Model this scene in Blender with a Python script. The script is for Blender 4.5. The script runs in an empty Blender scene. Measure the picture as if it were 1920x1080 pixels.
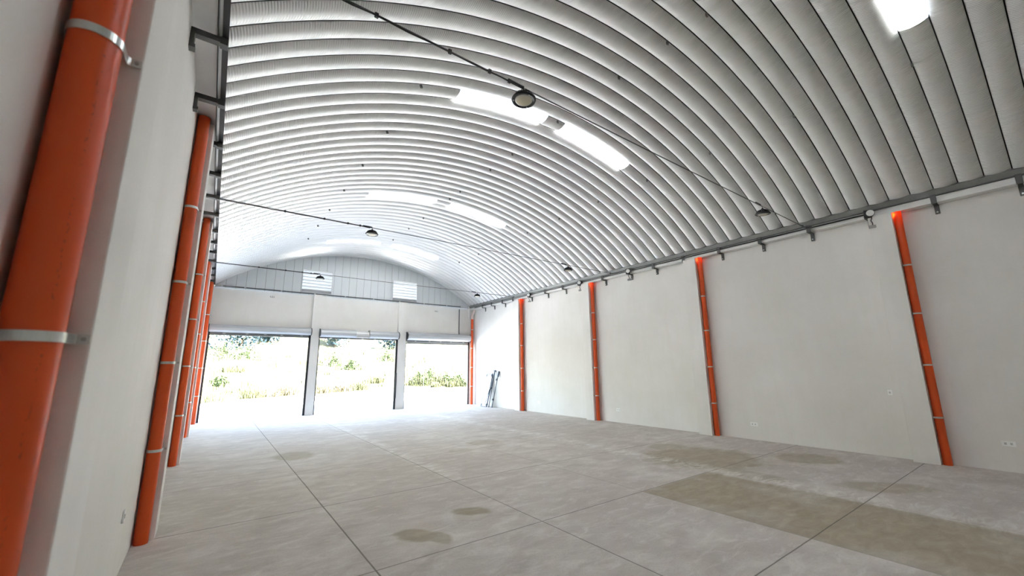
import bpy, bmesh, math, random
from mathutils import Vector, Matrix
R = random.Random(7)
SC = bpy.context.scene
COL = SC.collection
PI = math.pi

# ------------------------------------------------------------------ dimensions (metres)
W = 12.63                      # between the pilaster faces
XL, XR = -0.21, 12.90          # wall faces
YB, YF = -6.0, 21.2            # wall behind the camera, door wall
HR, HL = 5.50, 5.765            # wall heights
AXC, ARAD, AZC = 6.409, 10.585, -2.742
AHW = 6.2886
PW, PH = 0.36639, 0.1354       # roof sheet width and phase
YR = [1.974, 6.751, 11.434, 16.267, 20.85]
YL = [2.0, 7.121, 12.168, 16.974, 20.85]

# ------------------------------------------------------------------ node helpers
def newmat(name):
    m = bpy.data.materials.new(name); m.use_nodes = True
    nt = m.node_tree; b = nt.nodes['Principled BSDF']
    return m, nt, b
def N(nt, t, **kw):
    n = nt.nodes.new(t)
    for k, v in kw.items():
        if k in n.inputs.keys() if hasattr(n.inputs, 'keys') else False: n.inputs[k].default_value = v
        else: setattr(n, k, v)
    return n
def L(nt, a, b): nt.links.new(a, b)
def math_n(nt, op, a, b=None, c=None):
    n = nt.nodes.new('ShaderNodeMath'); n.operation = op
    for i, v in enumerate((a, b, c)):
        if v is None: continue
        if isinstance(v, (int, float)): n.inputs[i].default_value = v
        else: nt.links.new(v, n.inputs[i])
    return n.outputs[0]
def mixc(nt, fac, a, b, mode='MIX'):
    n = nt.nodes.new('ShaderNodeMix'); n.data_type = 'RGBA'; n.blend_type = mode
    for i, v in ((0, fac), (6, a), (7, b)):
        if isinstance(v, (int, float)): n.inputs[i].default_value = v
        elif isinstance(v, tuple): n.inputs[i].default_value = v if len(v) == 4 else v + (1,)
        else: nt.links.new(v, n.inputs[i])
    return n.outputs[2]
def noise(nt, vec, scale, detail=4, rough=.55, dist=0):
    n = nt.nodes.new('ShaderNodeTexNoise')
    n.inputs['Scale'].default_value = scale; n.inputs['Detail'].default_value = detail
    n.inputs['Roughness'].default_value = rough; n.inputs['Distortion'].default_value = dist
    if vec is not None: nt.links.new(vec, n.inputs['Vector'])
    return n.outputs['Fac']
def ramp(nt, fac, lo, hi, a=0., b=1.):
    n = nt.nodes.new('ShaderNodeMapRange'); n.clamp = True
    n.inputs[1].default_value = lo; n.inputs[2].default_value = hi
    n.inputs[3].default_value = a; n.inputs[4].default_value = b
    nt.links.new(fac, n.inputs[0]); return n.outputs[0]
def objpos(nt): return nt.nodes.new('ShaderNodeTexCoord').outputs['Object']
def mapping(nt, vec, scale):
    n = nt.nodes.new('ShaderNodeMapping'); n.inputs['Scale'].default_value = scale
    nt.links.new(vec, n.inputs['Vector']); return n.outputs[0]
def bump(nt, b, h, strength, dist):
    n = nt.nodes.new('ShaderNodeBump'); n.inputs['Strength'].default_value = strength
    n.inputs['Distance'].default_value = dist
    nt.links.new(h, n.inputs['Height']); nt.links.new(n.outputs[0], b.inputs['Normal'])
def plain(name, col, rough=.5, metal=0., var=.08, scale=9, spec=.5):
    m, nt, b = newmat(name)
    f = noise(nt, objpos(nt), scale, 3)
    c = mixc(nt, f, tuple(x * (1 - var) for x in col), tuple(min(1, x * (1 + var)) for x in col))
    L(nt, c, b.inputs['Base Color'])
    b.inputs['Roughness'].default_value = rough; b.inputs['Metallic'].default_value = metal
    b.inputs['Specular IOR Level'].default_value = spec
    return m

# ------------------------------------------------------------------ materials
def mat_plaster():
    m, nt, b = newmat('painted_plaster')
    p = objpos(nt)
    big = noise(nt, p, .55, 5, .6)
    streak = noise(nt, mapping(nt, p, (3.2, 3.2, .45)), 1.6, 4, .6)
    trow = noise(nt, mapping(nt, p, (2.2, 2.2, 5.5)), 2.2, 5, .65, .6)
    c = mixc(nt, ramp(nt, big, .32, .7), (.71, .695, .66), (.79, .775, .755))
    c = mixc(nt, ramp(nt, streak, .42, .75, 0, .35), c, (.70, .68, .62))
    c = mixc(nt, ramp(nt, trow, .55, .8, 0, .22), c, (.80, .79, .75))
    L(nt, c, b.inputs['Base Color']); b.inputs['Roughness'].default_value = .75
    b.inputs['Specular IOR Level'].default_value = .25
    h = math_n(nt, 'ADD', trow, math_n(nt, 'MULTIPLY', noise(nt, p, 60, 2), .25))
    bump(nt, b, h, .35, .004)
    return m
def mat_concrete():
    m, nt, b = newmat('concrete_floor')
    p = objpos(nt)
    sx = nt.nodes.new('ShaderNodeSeparateXYZ'); L(nt, p, sx.inputs[0])
    X, Y = sx.outputs[0], sx.outputs[1]
    big = noise(nt, p, .35, 4, .6)
    mid = noise(nt, mapping(nt, p, (1.0, 1.7, 1)), 1.3, 6, .65, .4)
    brush = noise(nt, mapping(nt, p, (1.0, 2.3, 1)), 2.6, 7, .68, .8)
    fine = noise(nt, p, 42, 4, .75)
    c = mixc(nt, ramp(nt, mid, .36, .66), (.44, .402, .366), (.62, .585, .546))
    c = mixc(nt, ramp(nt, big, .38, .62, 0, .75), c, (.44, .395, .36))
    c = mixc(nt, ramp(nt, brush, .5, .72, 0, .5), c, (.74, .71, .675))
    c = mixc(nt, ramp(nt, fine, .54, .70, 0, .5), c, (.30, .28, .262))
    # damp, tan coloured areas: a long strip between two joints, and spots
    wob = noise(nt, p, 2.6, 5, .6); wo2 = math_n(nt, 'MULTIPLY', math_n(nt, 'SUBTRACT', wob, .5), .9)
    def gt(a, v, s=.02): return ramp(nt, a, v - s, v + s)
    def lt(a, v, s=.02): return ramp(nt, a, v - s, v + s, 1, 0)
    strip = math_n(nt, 'MULTIPLY', math_n(nt, 'MULTIPLY', gt(X, 6.39), lt(X, 8.5, .06)), lt(Y, 4.62, .03))
    patch = ramp(nt, noise(nt, mapping(nt, p, (1.3, 1, 1)), .9, 4), .28, .5, .55, 1)
    strip = math_n(nt, 'MULTIPLY', strip, patch)
    def spot(cx, cy, rx, ry, amt, rot=0.):
        dx = math_n(nt, 'SUBTRACT', X, cx); dy = math_n(nt, 'SUBTRACT', Y, cy)
        cr, sr = math.cos(rot), math.sin(rot)
        u = math_n(nt, 'ADD', math_n(nt, 'MULTIPLY', dx, cr / rx), math_n(nt, 'MULTIPLY', dy, sr / rx))
        v = math_n(nt, 'ADD', math_n(nt, 'MULTIPLY', dx, -sr / ry), math_n(nt, 'MULTIPLY', dy, cr / ry))
        d = math_n(nt, 'SQRT', math_n(nt, 'ADD', math_n(nt, 'MULTIPLY', u, u), math_n(nt, 'MULTIPLY', v, v)))
        return ramp(nt, math_n(nt, 'ADD', d, wo2), .78, 1.12, amt, 0)
    tot = strip
    for a in ((3.65, 5.57, .30, .17, .95, -.65), (2.66, 5.22, .30, .20, .9, -.9), (2.85, 4.98, .14, .24, .8, .2), (9.6, 5.35, 1.35, 1.15, .9, -.6),
              (11.3, 3.9, .75, .6, .8, -.7), (9.8, 2.25, .75, .36, .65, -.8), (2.2, 11.6, .45, .6, .7, 0), (6.76, 10.2, .5, .4, .5, 0),
              (5.7, 9.6, .35, .3, .35, 0), (10.1, 6.6, .5, .5, .6, 0), (8.9, 4.0, .3, .7, .55, 0)):
        tot = math_n(nt, 'MAXIMUM', tot, spot(*a))
    c = mixc(nt, math_n(nt, 'MULTIPLY', tot, .9), c, mixc(nt, ramp(nt, brush, .3, .7), (.275, .235, .165), (.38, .33, .245)))
    # pale laitance runs beside joints
    pale = math_n(nt, 'MULTIPLY', lt(math_n(nt, 'ABSOLUTE', math_n(nt, 'SUBTRACT', X, 8.72)), .22, .14), ramp(nt, brush, .42, .62, .0, .55))
    c = mixc(nt, pale, c, (.72, .71, .675))
    pale = math_n(nt, 'MULTIPLY', lt(math_n(nt, 'ABSOLUTE', math_n(nt, 'SUBTRACT', X, 4.32)), .16, .12), math_n(nt, 'MULTIPLY', ramp(nt, brush, .42, .62, .0, .6), gt(Y, 7.2, .2)))
    c = mixc(nt, pale, c, (.72, .71, .675))
    # saw-cut joints
    jw = math_n(nt, 'ADD', X, math_n(nt, 'MULTIPLY', math_n(nt, 'SUBTRACT', noise(nt, p, 1.1, 2), .5), .015))
    jy = math_n(nt, 'ADD', Y, math_n(nt, 'MULTIPLY', math_n(nt, 'SUBTRACT', noise(nt, p, 1.1, 2), .5), .015))
    jt = None
    for v, w, a in ((1.95, .0085, 1), (4.20, .007, .95), (6.39, .006, .7), (8.59, .005, .5), (10.8, .004, .3)):
        k = ramp(nt, math_n(nt, 'ABSOLUTE', math_n(nt, 'SUBTRACT', jw, v)), w * .6, w * 1.5, a, 0)
        jt = k if jt is None else math_n(nt, 'MAXIMUM', jt, k)
    for v, w, a in ((-2.6, .006, 1), (-.2, .006, 1), (2.225, .007, 1), (4.63, .0075, .95), (7.14, .009, .9), (9.55, .009, .6), (11.95, .006, .5), (14.35, .006, .4), (16.8, .006, .35)):
        k = ramp(nt, math_n(nt, 'ABSOLUTE', math_n(nt, 'SUBTRACT', jy, v)), w * .6, w * 1.5, a, 0)
        jt = math_n(nt, 'MAXIMUM', jt, k)
    c = mixc(nt, math_n(nt, 'MULTIPLY', jt, .88), c, (.15, .13, .11))
    L(nt, c, b.inputs['Base Color'])
    L(nt, ramp(nt, mid, .3, .7, .68, .85), b.inputs['Roughness'])
    b.inputs['Specular IOR Level'].default_value = .18
    h = math_n(nt, 'SUBTRACT', math_n(nt, 'ADD', math_n(nt, 'MULTIPLY', brush, .5), math_n(nt, 'MULTIPLY', fine, .35)), math_n(nt, 'MULTIPLY', jt, 1.5))
    bump(nt, b, h, .3, .004)
    return m
def mat_roof():
    m, nt, b = newmat('zinc_roof_sheet')
    uv = nt.nodes.new('ShaderNodeUVMap'); uv.uv_map = 'UVMap'
    s = nt.nodes.new('ShaderNodeSeparateXYZ'); L(nt, uv.outputs[0], s.inputs[0])
    U, V = s.outputs[0], s.outputs[1]          # metres along the arch, position across one sheet -1..1
    crimp = math_n(nt, 'SINE', math_n(nt, 'MULTIPLY', math_n(nt, 'ADD', U, math_n(nt, 'MULTIPLY', V, .012)), 2 * PI / .034))
    edge = ramp(nt, math_n(nt, 'ABSOLUTE', V), .05, .9, .55, 1.)
    f = noise(nt, objpos(nt), 1.1, 3)
    c = mixc(nt, f, (.68, .685, .68), (.76, .76, .755))
    L(nt, c, b.inputs['Base Color'])
    b.inputs['Metallic'].default_value = .42; b.inputs['Roughness'].default_value = .48
    bump(nt, b, math_n(nt, 'MULTIPLY', crimp, edge), .85, .0042)
    return m
def mat_translucent(name, col, tr, rough=.4, rgh2=.1):
    m, nt, b = newmat(name)
    out = nt.nodes['Material Output']
    t = nt.nodes.new('ShaderNodeBsdfTranslucent'); t.inputs[0].default_value = col + (1,)
    mx = nt.nodes.new('ShaderNodeMixShader'); mx.inputs[0].default_value = tr
    f = noise(nt, objpos(nt), 4, 3)
    c = mixc(nt, f, tuple(x * .94 for x in col), tuple(min(1, x * 1.04) for x in col))
    L(nt, c, b.inputs['Base Color']); L(nt, c, t.inputs[0])
    b.inputs['Roughness'].default_value = rough
    L(nt, b.outputs[0], mx.inputs[1]); L(nt, t.outputs[0], mx.inputs[2]); L(nt, mx.outputs[0], out.inputs[0])
    return m
def mat_pipe():
    m = mat_translucent('orange_sewer_pipe', (.74, .088, .010), .10, .40)
    nt = m.node_tree; b = nt.nodes['Principled BSDF']
    p = objpos(nt); s = nt.nodes.new('ShaderNodeSeparateXYZ'); L(nt, p, s.inputs[0])
    # faded, illegible ink run printed along the pipe
    ang = math_n(nt, 'ARCTAN2', s.outputs[1], s.outputs[0])
    band = ramp(nt, math_n(nt, 'ABSOLUTE', math_n(nt, 'SUBTRACT', ang, -.95)), .05, .075, 1, 0)
    ink = ramp(nt, noise(nt, mapping(nt, p, (120, 120, 55)), 1, 1), .55, .62)
    gate = ramp(nt, noise(nt, mapping(nt, p, (1, 1, 5)), 1.3, 0), .42, .5)
    k = math_n(nt, 'MULTIPLY', math_n(nt, 'MULTIPLY', band, ink), math_n(nt, 'MULTIPLY', gate, .45))
    old = b.inputs['Base Color'].links[0].from_socket
    L(nt, mixc(nt, k, old, (.16, .035, .012)), b.inputs['Base Color'])
    return m
def mat_ground():
    m, nt, b = newmat('pale_yard_concrete')
    p = objpos(nt)
    c = mixc(nt, ramp(nt, noise(nt, p, .5, 5), .3, .7), (.46, .45, .42), (.56, .55, .52))
    c = mixc(nt, ramp(nt, noise(nt, p, 9, 4), .55, .75, 0, .35), c, (.40, .38, .33))
    L(nt, c, b.inputs['Base Color']); b.inputs['Roughness'].default_value = .9
    return m
def mat_field():
    m, nt, b = newmat('dry_grass_slope')
    p = objpos(nt)
    c = mixc(nt, ramp(nt, noise(nt, p, .09, 6, .65), .35, .68), (.050, .050, .017), (.064, .058, .023))
    c = mixc(nt, ramp(nt, noise(nt, p, .9, 6, .7), .48, .72, 0, .75), c, (.019, .026, .008))
    c = mixc(nt, ramp(nt, noise(nt, p, 6, 5, .7), .55, .75, 0, .5), c, (.075, .066, .035))
    L(nt, c, b.inputs['Base Color']); b.inputs['Roughness'].default_value = .95
    bump(nt, b, noise(nt, p, 5, 5, .7), .8, .15)
    return m
def mat_leaf(name, a, c2, scale=3.):
    m, nt, b = newmat(name)
    p = objpos(nt)
    L(nt, mixc(nt, ramp(nt, noise(nt, p, scale, 4, .7), .35, .68), a, c2), b.inputs['Base Color'])
    b.inputs['Roughness'].default_value = .7; b.inputs['Specular IOR Level'].default_value = .2
    return m
def mat_clad():
    m, nt, b = newmat('pale_blue_grey_cladding')
    p = objpos(nt)
    L(nt, mixc(nt, noise(nt, mapping(nt, p, (1, 1, .3)), 1.4, 3), (.56, .60, .62), (.63, .66, .68)), b.inputs['Base Color'])
    b.inputs['Roughness'].default_value = .5; b.inputs['Metallic'].default_value = .1
    return m

M = {
 'plaster': mat_plaster(), 'concrete': mat_concrete(), 'roof': mat_roof(), 'pipe': mat_pipe(),
 'skylight': mat_translucent('white_skylight_sheet', (.82, .83, .83), .50, .35),
 'ground': mat_ground(), 'field': mat_field(), 'clad': mat_clad(),
 'seam': plain('seam_groove_shade', (.022, .022, .02), .8),  # shade of the deep seam grooves, put into the colour of their faces
 'steel': plain('dark_painted_steel', (.085, .088, .085), .5, .3, .2),
 'midsteel': plain('grey_steel_plate', (.21, .215, .205), .5, .3, .15),
 'zinc': plain('galvanised_sheet', (.56, .57, .56), .4, .5, .1, 3),
 'bright': plain('zinc_plated_strap', (.60, .62, .60), .28, .85, .15, 30),
 'gutter': plain('pale_gutter_sheet', (.72, .72, .705), .5, .15, .08, 3),
 'black': plain('black_metal', (.018, .018, .019), .45, .2, .2),
 'lampblack': plain('black_cast_housing', (.014, .014, .015), .42, .1, .15),
 'lens': plain('frosted_lamp_lens', (.55, .54, .47), .22, 0, .03),
 'chip': plain('yellowish_led_board', (.50, .46, .33), .5, 0, .05),
 'white': plain('white_plastic', (.86, .86, .845), .4, 0, .03),
 'palegrey': plain('pale_grey_plastic', (.50, .50, .49), .45, 0, .04),
 'grey': plain('grey_plastic', (.34, .34, .33), .5, 0, .08),
 'cable': plain('black_cable', (.02, .02, .02), .6),
 'coil': plain('white_grey_shutter_slats', (.50, .52, .53), .38, .2, .06, 2),
 'louver': plain('white_louvre_blade', (.56, .575, .59), .4, 0, .03),
 'blue_grey': plain('blue_grey_metal', (.045, .058, .078), .45, .4, .2),
 'board': plain('white_board', (.84, .84, .84), .3, 0, .02),
 'pinkwhite': plain('pale_pvc_fitting', (.74, .60, .57), .4, 0, .05),
 'bush': mat_leaf('bush_leaves', (.010, .019, .005), (.022, .034, .009), 2.5),
 'tuft': mat_leaf('tall_grass_blades', (.030, .034, .015), (.056, .056, .027), 1.5),
 'tuft_dry': mat_leaf('dry_grass_blades', (.058, .049, .028), (.082, .070, .043), 1.5),
 'tree': mat_leaf('hazed_tree_leaves', (.016, .033, .043), (.034, .056, .068), .6),  # distance haze put into the leaf colour as blue
 'tree_green': mat_leaf('far_tree_leaves', (.040, .070, .024), (.09, .12, .045), .6),
 'bark': plain('bark', (.10, .075, .05), .9, 0, .3),
}

# ------------------------------------------------------------------ mesh builder
class MB:
    def __init__(s): s.v = []; s.f = []; s.mi = []; s.sm = []
    def add(s, vs, fs, mi=0, sm=False):
        o = len(s.v); s.v += [tuple(v) for v in vs]
        for f in fs: s.f.append([i + o for i in f]); s.mi.append(mi); s.sm.append(sm)
        return s
    def box(s, x0, x1, y0, y1, z0, z1, mi=0):
        v = [(x, y, z) for z in (z0, z1) for y in (y0, y1) for x in (x0, x1)]
        return s.add(v, [(0, 2, 3, 1), (4, 5, 7, 6), (0, 1, 5, 4), (2, 6, 7, 3), (0, 4, 6, 2), (1, 3, 7, 5)], mi)
    def bbox(s, x0, x1, y0, y1, z0, z1, b=.004, mi=0):
        bm = bmesh.new(); bmesh.ops.create_cube(bm, size=1)
        for v in bm.verts: v.co = Vector(((x0 + x1) / 2 + v.co.x * (x1 - x0), (y0 + y1) / 2 + v.co.y * (y1 - y0), (z0 + z1) / 2 + v.co.z * (z1 - z0)))
        bmesh.ops.bevel(bm, geom=list(bm.edges), offset=b, segments=2, affect='EDGES', profile=.5)
        bm.verts.index_update()
        s.add([v.co for v in bm.verts], [[v.index for v in f.verts] for f in bm.faces], mi); bm.free(); return s
    def lathe(s, prof, n=40, axis='z', o=(0, 0, 0), mi=0, sm=True, cap=True):
        vs = []
        for r, h in prof:
            for i in range(n):
                a = 2 * PI * i / n; c, d = r * math.cos(a), r * math.sin(a)
                p = {'z': (c, d, h), 'x': (h, c, d), 'y': (d, h, c)}[axis]
                vs.append((p[0] + o[0], p[1] + o[1], p[2] + o[2]))
        fs = []
        for k in range(len(prof) - 1):
            for i in range(n):
                j = (i + 1) % n; fs.append((k * n + i, k * n + j, (k + 1) * n + j, (k + 1) * n + i))
        if cap: fs.append(tuple(range(n))[::-1]); fs.append(tuple((len(prof) - 1) * n + i for i in range(n)))
        s.add(vs, fs[:len(fs) - 2] if cap else fs, mi, sm)
        if cap:
            o2 = len(s.v) - len(vs)
            for f in fs[-2:]: s.f.append([i + o2 for i in f]); s.mi.append(mi); s.sm.append(False)
        return s
    def tube(s, pts, r, n=8, mi=0):
        pts = [Vector(p) for p in pts]; vs = []
        up = None
        for i, p in enumerate(pts):
            t = (pts[min(i + 1, len(pts) - 1)] - pts[max(i - 1, 0)]).normalized()
            if up is None: up = Vector((0, 0, 1)) if abs(t.z) < .9 else Vector((1, 0, 0))
            a = t.cross(up)
            if a.length < 1e-5: a = t.cross(Vector((0, 1, 0)))
            a.normalize(); bb = a.cross(t).normalized(); up = bb
            rr = r[i] if isinstance(r, (list, tuple)) else r
            for k in range(n):
                g = 2 * PI * k / n; vs.append(p + a * (rr * math.cos(g)) + bb * (rr * math.sin(g)))
        fs = []
        for i in range(len(pts) - 1):
            for k in range(n):
                j = (k + 1) % n; fs.append((i * n + k, i * n + j, (i + 1) * n + j, (i + 1) * n + k))
        s.add(vs, fs, mi, True)
        s.add([vs[k] for k in range(n)], [tuple(range(n))[::-1]], mi)
        s.add([vs[-n + k] for k in range(n)], [tuple(range(n))], mi)
        return s
    def strip(s, path, h0, h1, th, mi=0):
        """ribbon in the xy plane with thickness, between heights h0 and h1"""
        n = len(path); P = [Vector((p[0], p[1], 0)) for p in path]; off = []
        for i in range(n):
            t = (P[min(i + 1, n - 1)] - P[max(i - 1, 0)]).normalized(); off.append(Vector((t.y, -t.x, 0)))
        vs = []
        for i in range(n):
            a, b = P[i], P[i] + off[i] * th
            vs += [(a.x, a.y, h0), (b.x, b.y, h0), (b.x, b.y, h1), (a.x, a.y, h1)]
        fs = []
        for i in range(n - 1):
            o, q = i * 4, i * 4 + 4
            for k in range(4): fs.append((o + k, q + k, q + (k + 1) % 4, o + (k + 1) % 4))
        fs += [(0, 1, 2, 3), tuple(4 * (n - 1) + k for k in (3, 2, 1, 0))]
        return s.add(vs, fs, mi)
    def build(s, name, mats, parent=None, loc=None):
        me = bpy.data.meshes.new(name); me.from_pydata(s.v, [], s.f)
        for m in (mats if isinstance(mats, (list, tuple)) else [mats]): me.materials.append(M[m] if isinstance(m, str) else m)
        me.polygons.foreach_set('material_index', s.mi); me.polygons.foreach_set('use_smooth', s.sm)
        me.update()
        bm = bmesh.new(); bm.from_mesh(me); bmesh.ops.recalc_face_normals(bm, faces=bm.faces); bm.to_mesh(me); bm.free()
        o = bpy.data.objects.new(name, me); COL.objects.link(o)
        if parent: o.parent = parent
        if loc: o.location = loc
        return o
def tag(o, label=None, cat=None, group=None, kind=None):
    if label: o['label'] = label
    if cat: o['category'] = cat
    if group: o['group'] = group
    if kind: o['kind'] = kind
    return o
def thing(name, label, cat, loc=(0, 0, 0), group=None, rot=(0, 0, 0)):
    o = bpy.data.objects.new(name, None); o.empty_display_size = .1; COL.objects.link(o)
    o.location = loc; o.rotation_euler = rot
    return tag(o, label, cat, group)
def clone(root, loc, label, group=None, rot=None, scale=None):
    def cp(o, par):
        c = o.copy(); COL.objects.link(c); c.parent = par
        for ch in list(kids.get(o, [])): cp(ch, c)
        return c
    kids = {}
    for o in bpy.data.objects:
        if o.parent: kids.setdefault(o.parent, []).append(o)
    r = cp(root, None); r.location = loc; r['label'] = label
    if group: r['group'] = group
    if rot is not None: r.rotation_euler = rot
    if scale is not None: r.scale = scale
    return r
ORD = 'first second third fourth fifth sixth seventh eighth ninth tenth eleventh twelfth thirteenth fourteenth fifteenth sixteenth seventeenth eighteenth nineteenth twentieth'.split()

# ------------------------------------------------------------------ the building shell
tag(MB().box(XL - .3, XR + .3, YB - .2, YF + .25, -.25, 0).build('floor', 'concrete'), 'grey concrete slab floor with saw cut joints and damp patches', kind='structure')
w = MB().box(XL - .2, XL, YB, YF + .2, 0, HL).build('wall_left', 'plaster')
tag(w, 'off white plastered wall close beside the camera', kind='structure')
for y in YL[:4] + [-3.1]:
    MB().bbox(XL - .05, 0, y, y + .42, 0, 5.70, .006).build('pilaster', 'plaster', w)
w = MB().box(XR, XR + .2, YB, YF + .2, 0, HR - .02).build('wall_right', 'plaster')
tag(w, 'long off white plastered wall with sockets and leaning frames', kind='structure')
for y in YR[:4] + [-2.8]:
    MB().bbox(W, XR + .05, y, y + .42, 0, HR - .02, .006).build('pilaster', 'plaster', w)
# door wall: columns, panels over the openings
DO = [(.09, 4.02), (4.38, 8.27), (8.72, 12.66)]
f = MB()
f.box(XL - .2, DO[0][0], YF, YF + .25, 0, 5.63); f.box(DO[2][1], XR + .2, YF, YF + .25, 0, 5.63)
f.box(DO[0][1], DO[1][0], YF, YF + .25, 0, 5.63); f.box(DO[1][1], DO[2][0], YF, YF + .25, 0, 5.63)
for a, b in DO: f.box(a, b, YF + .17, YF + .25, 3.62, 5.63)
f.box(XL - .2, .10, YF, YF + .25, 5.63, 6.0); f.box(12.63, XR + .2, YF, YF + .25, 5.63, 5.9)
wf = f.build('wall_front', 'plaster'); tag(wf, 'off white wall over and between the three shutter openings', kind='structure')
wb = MB().box(XL - .2, XR + .2, YB - .2, YB, 0, 8.2).build('wall_back', 'plaster'); tag(wb, 'plain plastered wall behind the camera', kind='structure')
def arch(x): return AZC + math.sqrt(max(ARAD ** 2 - (x - AXC) ** 2, 0.01))
# gable cladding with two louvre openings
LV = [(3.43, 4.81, 5.72, 6.83), (7.88, 9.30, 5.69, 6.81)]
xs = []
x = AXC - AHW - .1
k = 0
br = set()
x0 = AXC - AHW
i = 0
while x0 + i * .366 < AXC + AHW:
    q = x0 + i * .366; br.add(round(q, 4)); br.add(round(q + .012, 4)); br.add(round(q + .18, 4)); i += 1
for a in LV: br.add(a[0]); br.add(a[1])
br.add(AXC + AHW); br = sorted(br)
g = MB()
for a, b in zip(br[:-1], br[1:]):
    if b - a < 1e-4: continue
    groove = abs((a - x0) / .366 - round((a - x0) / .366)) < .004 and b - a < .02
    y = YF + .12 if groove else YF + .10
    mi = 1 if groove else 0
    segs = [(5.60, None)]
    for l in LV:
        if a >= l[0] - 1e-4 and b <= l[1] + 1e-4: segs = [(5.60, l[2]), (l[3], None)]
    for z0, z1 in segs:
        za, zb = (z1, z1) if z1 else (arch(a) + .12, arch(b) + .12)
        v = [(a, y, z0), (b, y, z0), (b, y, zb), (a, y, za), (a, y + .04, z0), (b, y + .04, z0), (b, y + .04, zb), (a, y + .04, za)]
        g.add(v, [(0, 1, 2, 3), (5, 4, 7, 6), (0, 4, 5, 1), (3, 2, 6, 7), (0, 3, 7, 4), (1, 5, 6, 2)], mi)
g.build('gable_cladding', ['clad', 'midsteel'], wf)

# ------------------------------------------------------------------ arched roof
PROF = [(-1, -.034), (-.974, -.026), (-.955, .004)] + [(t,  .004 + .052 * (1 - (abs(t) / .955) ** 2.15)) for t in (-.88, -.78, -.64, -.48, -.3, -.1)]
PROF = PROF + [(-t, d) for t, d in PROF[::-1]]
def ang(x): return math.asin((x - AXC) / ARAD)
SKY_K = [1, 17, 33, 49]
SKY_X = [(3.79, 6.11), (6.66, 9.04)]
def roof_patch(mb, k, a0, a1, na, uvs, width=1.0, shift=0.):
    n = len(PROF)
    vs = []
    for i in range(na + 1):
        a = a0 + (a1 - a0) * i / na
        for t, d in PROF:
            r = ARAD - d - shift
            vs.append((AXC + r * math.sin(a), PH + PW * (k + .5 + .5 * t * width), AZC + r * math.cos(a)))
    o = len(mb.v); mb.v += vs
    for i in range(na):
        for j in range(n - 1):
            mb.f.append([o + i * n + j, o + (i + 1) * n + j, o + (i + 1) * n + j + 1, o + i * n + j + 1])
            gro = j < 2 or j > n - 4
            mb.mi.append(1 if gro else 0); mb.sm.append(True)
            ua, ub = ARAD * (a0 + (a1 - a0) * i / na), ARAD * (a0 + (a1 - a0) * (i + 1) / na)
            uvs += [(ua, PROF[j][0]), (ub, PROF[j][0]), (ub, PROF[j + 1][0]), (ua, PROF[j + 1][0])]
def roof_obj(mb, uvs, name, mats, parent=None):
    me = bpy.data.meshes.new(name); me.from_pydata(mb.v, [], mb.f)
    for m in mats: me.materials.append(M[m])
    me.polygons.foreach_set('material_index', mb.mi); me.polygons.foreach_set('use_smooth', mb.sm)
    u = me.uv_layers.new(name='UVMap'); u.data.foreach_set('uv', [c for p in uvs for c in p])
    me.update(); o = bpy.data.objects.new(name, me); COL.objects.link(o)
    if parent: o.parent = parent
    return o
A0, A1 = ang(AXC - AHW - .045), ang(AXC + AHW + .005)
rm, ru = MB(), []
for k in range(-17, 58):
    if k in SKY_K:
        cuts = [A0] + [ang(x) for s in SKY_X for x in s] + [A1]
        for a, b in ((cuts[0], cuts[1]), (cuts[2], cuts[3]), (cuts[4], cuts[5])):
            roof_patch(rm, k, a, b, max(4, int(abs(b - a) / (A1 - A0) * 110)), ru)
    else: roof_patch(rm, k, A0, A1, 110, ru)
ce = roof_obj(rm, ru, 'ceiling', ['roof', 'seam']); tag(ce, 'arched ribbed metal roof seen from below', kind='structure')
side_txt = ['on the plain wall side', 'on the socket wall side']
row_txt = ['over the camera', 'above the first lamps', 'above the middle lamps', 'close to the gable']
for r_, k in enumerate(SKY_K):
    for s_, (xa, xb) in enumerate(SKY_X):
        mb, uv = MB(), []
        roof_patch(mb, k, ang(xa), ang(xb), 24, uv)
        mb.mi = [0] * len(mb.mi)
        o = roof_obj(mb, uv, 'skylight', ['skylight'])
        tag(o, f'bright white skylight sheet in the roof {row_txt[r_]}, {side_txt[s_]}', 'skylight', 'skylight sheets in the roof')
        for q in (.38, .72):
            a = ang(xa) + (ang(xb) - ang(xa)) * q; m2 = MB()
            pts = []
            for t, d in PROF[4:-4]:
                rr = ARAD - d - .004
                pts.append((AXC + rr * math.sin(a), PH + PW * (k + .5 + .5 * t), AZC + rr * math.cos(a)))
            m2.tube(pts[4:], .006, 6)
            m2.build('batten', 'gutter', o)
# roof seam clips: small dark lugs under the standing seams
clip = None
cm = MB().bbox(-.024, .024, -.013, .013, -.045, .02, .004)
def seam_y(k): return PH + PW * k
rows = [(2.95, [17, 22, 27, 32, 37, 42, 47], 'row nearest the plain wall'), (6.40, [7, 9, 12, 17, 22, 25, 30, 32, 38, 42, 47], 'row under the crown'), (9.8, [2, 7, 12, 17, 22, 27, 32, 37, 42, 47], 'row nearest the socket wall')]
for xx, ks, rt in rows:
    for n_, k in enumerate(ks[::-1]):
        z = arch(xx) - .045
        lab = f'small dark roof clip, {ORD[n_]} from the gable in the {rt}'
        loc = (xx, seam_y(k), z); rot = (0, ang(xx), 0)
        if clip is None:
            clip = cm.build('roof_clip', 'midsteel'); clip.location = loc; clip.rotation_euler = rot
            tag(clip, lab, 'clip', 'roof clips under the seams')
        else: clone(clip, loc, lab, rot=rot)

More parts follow.
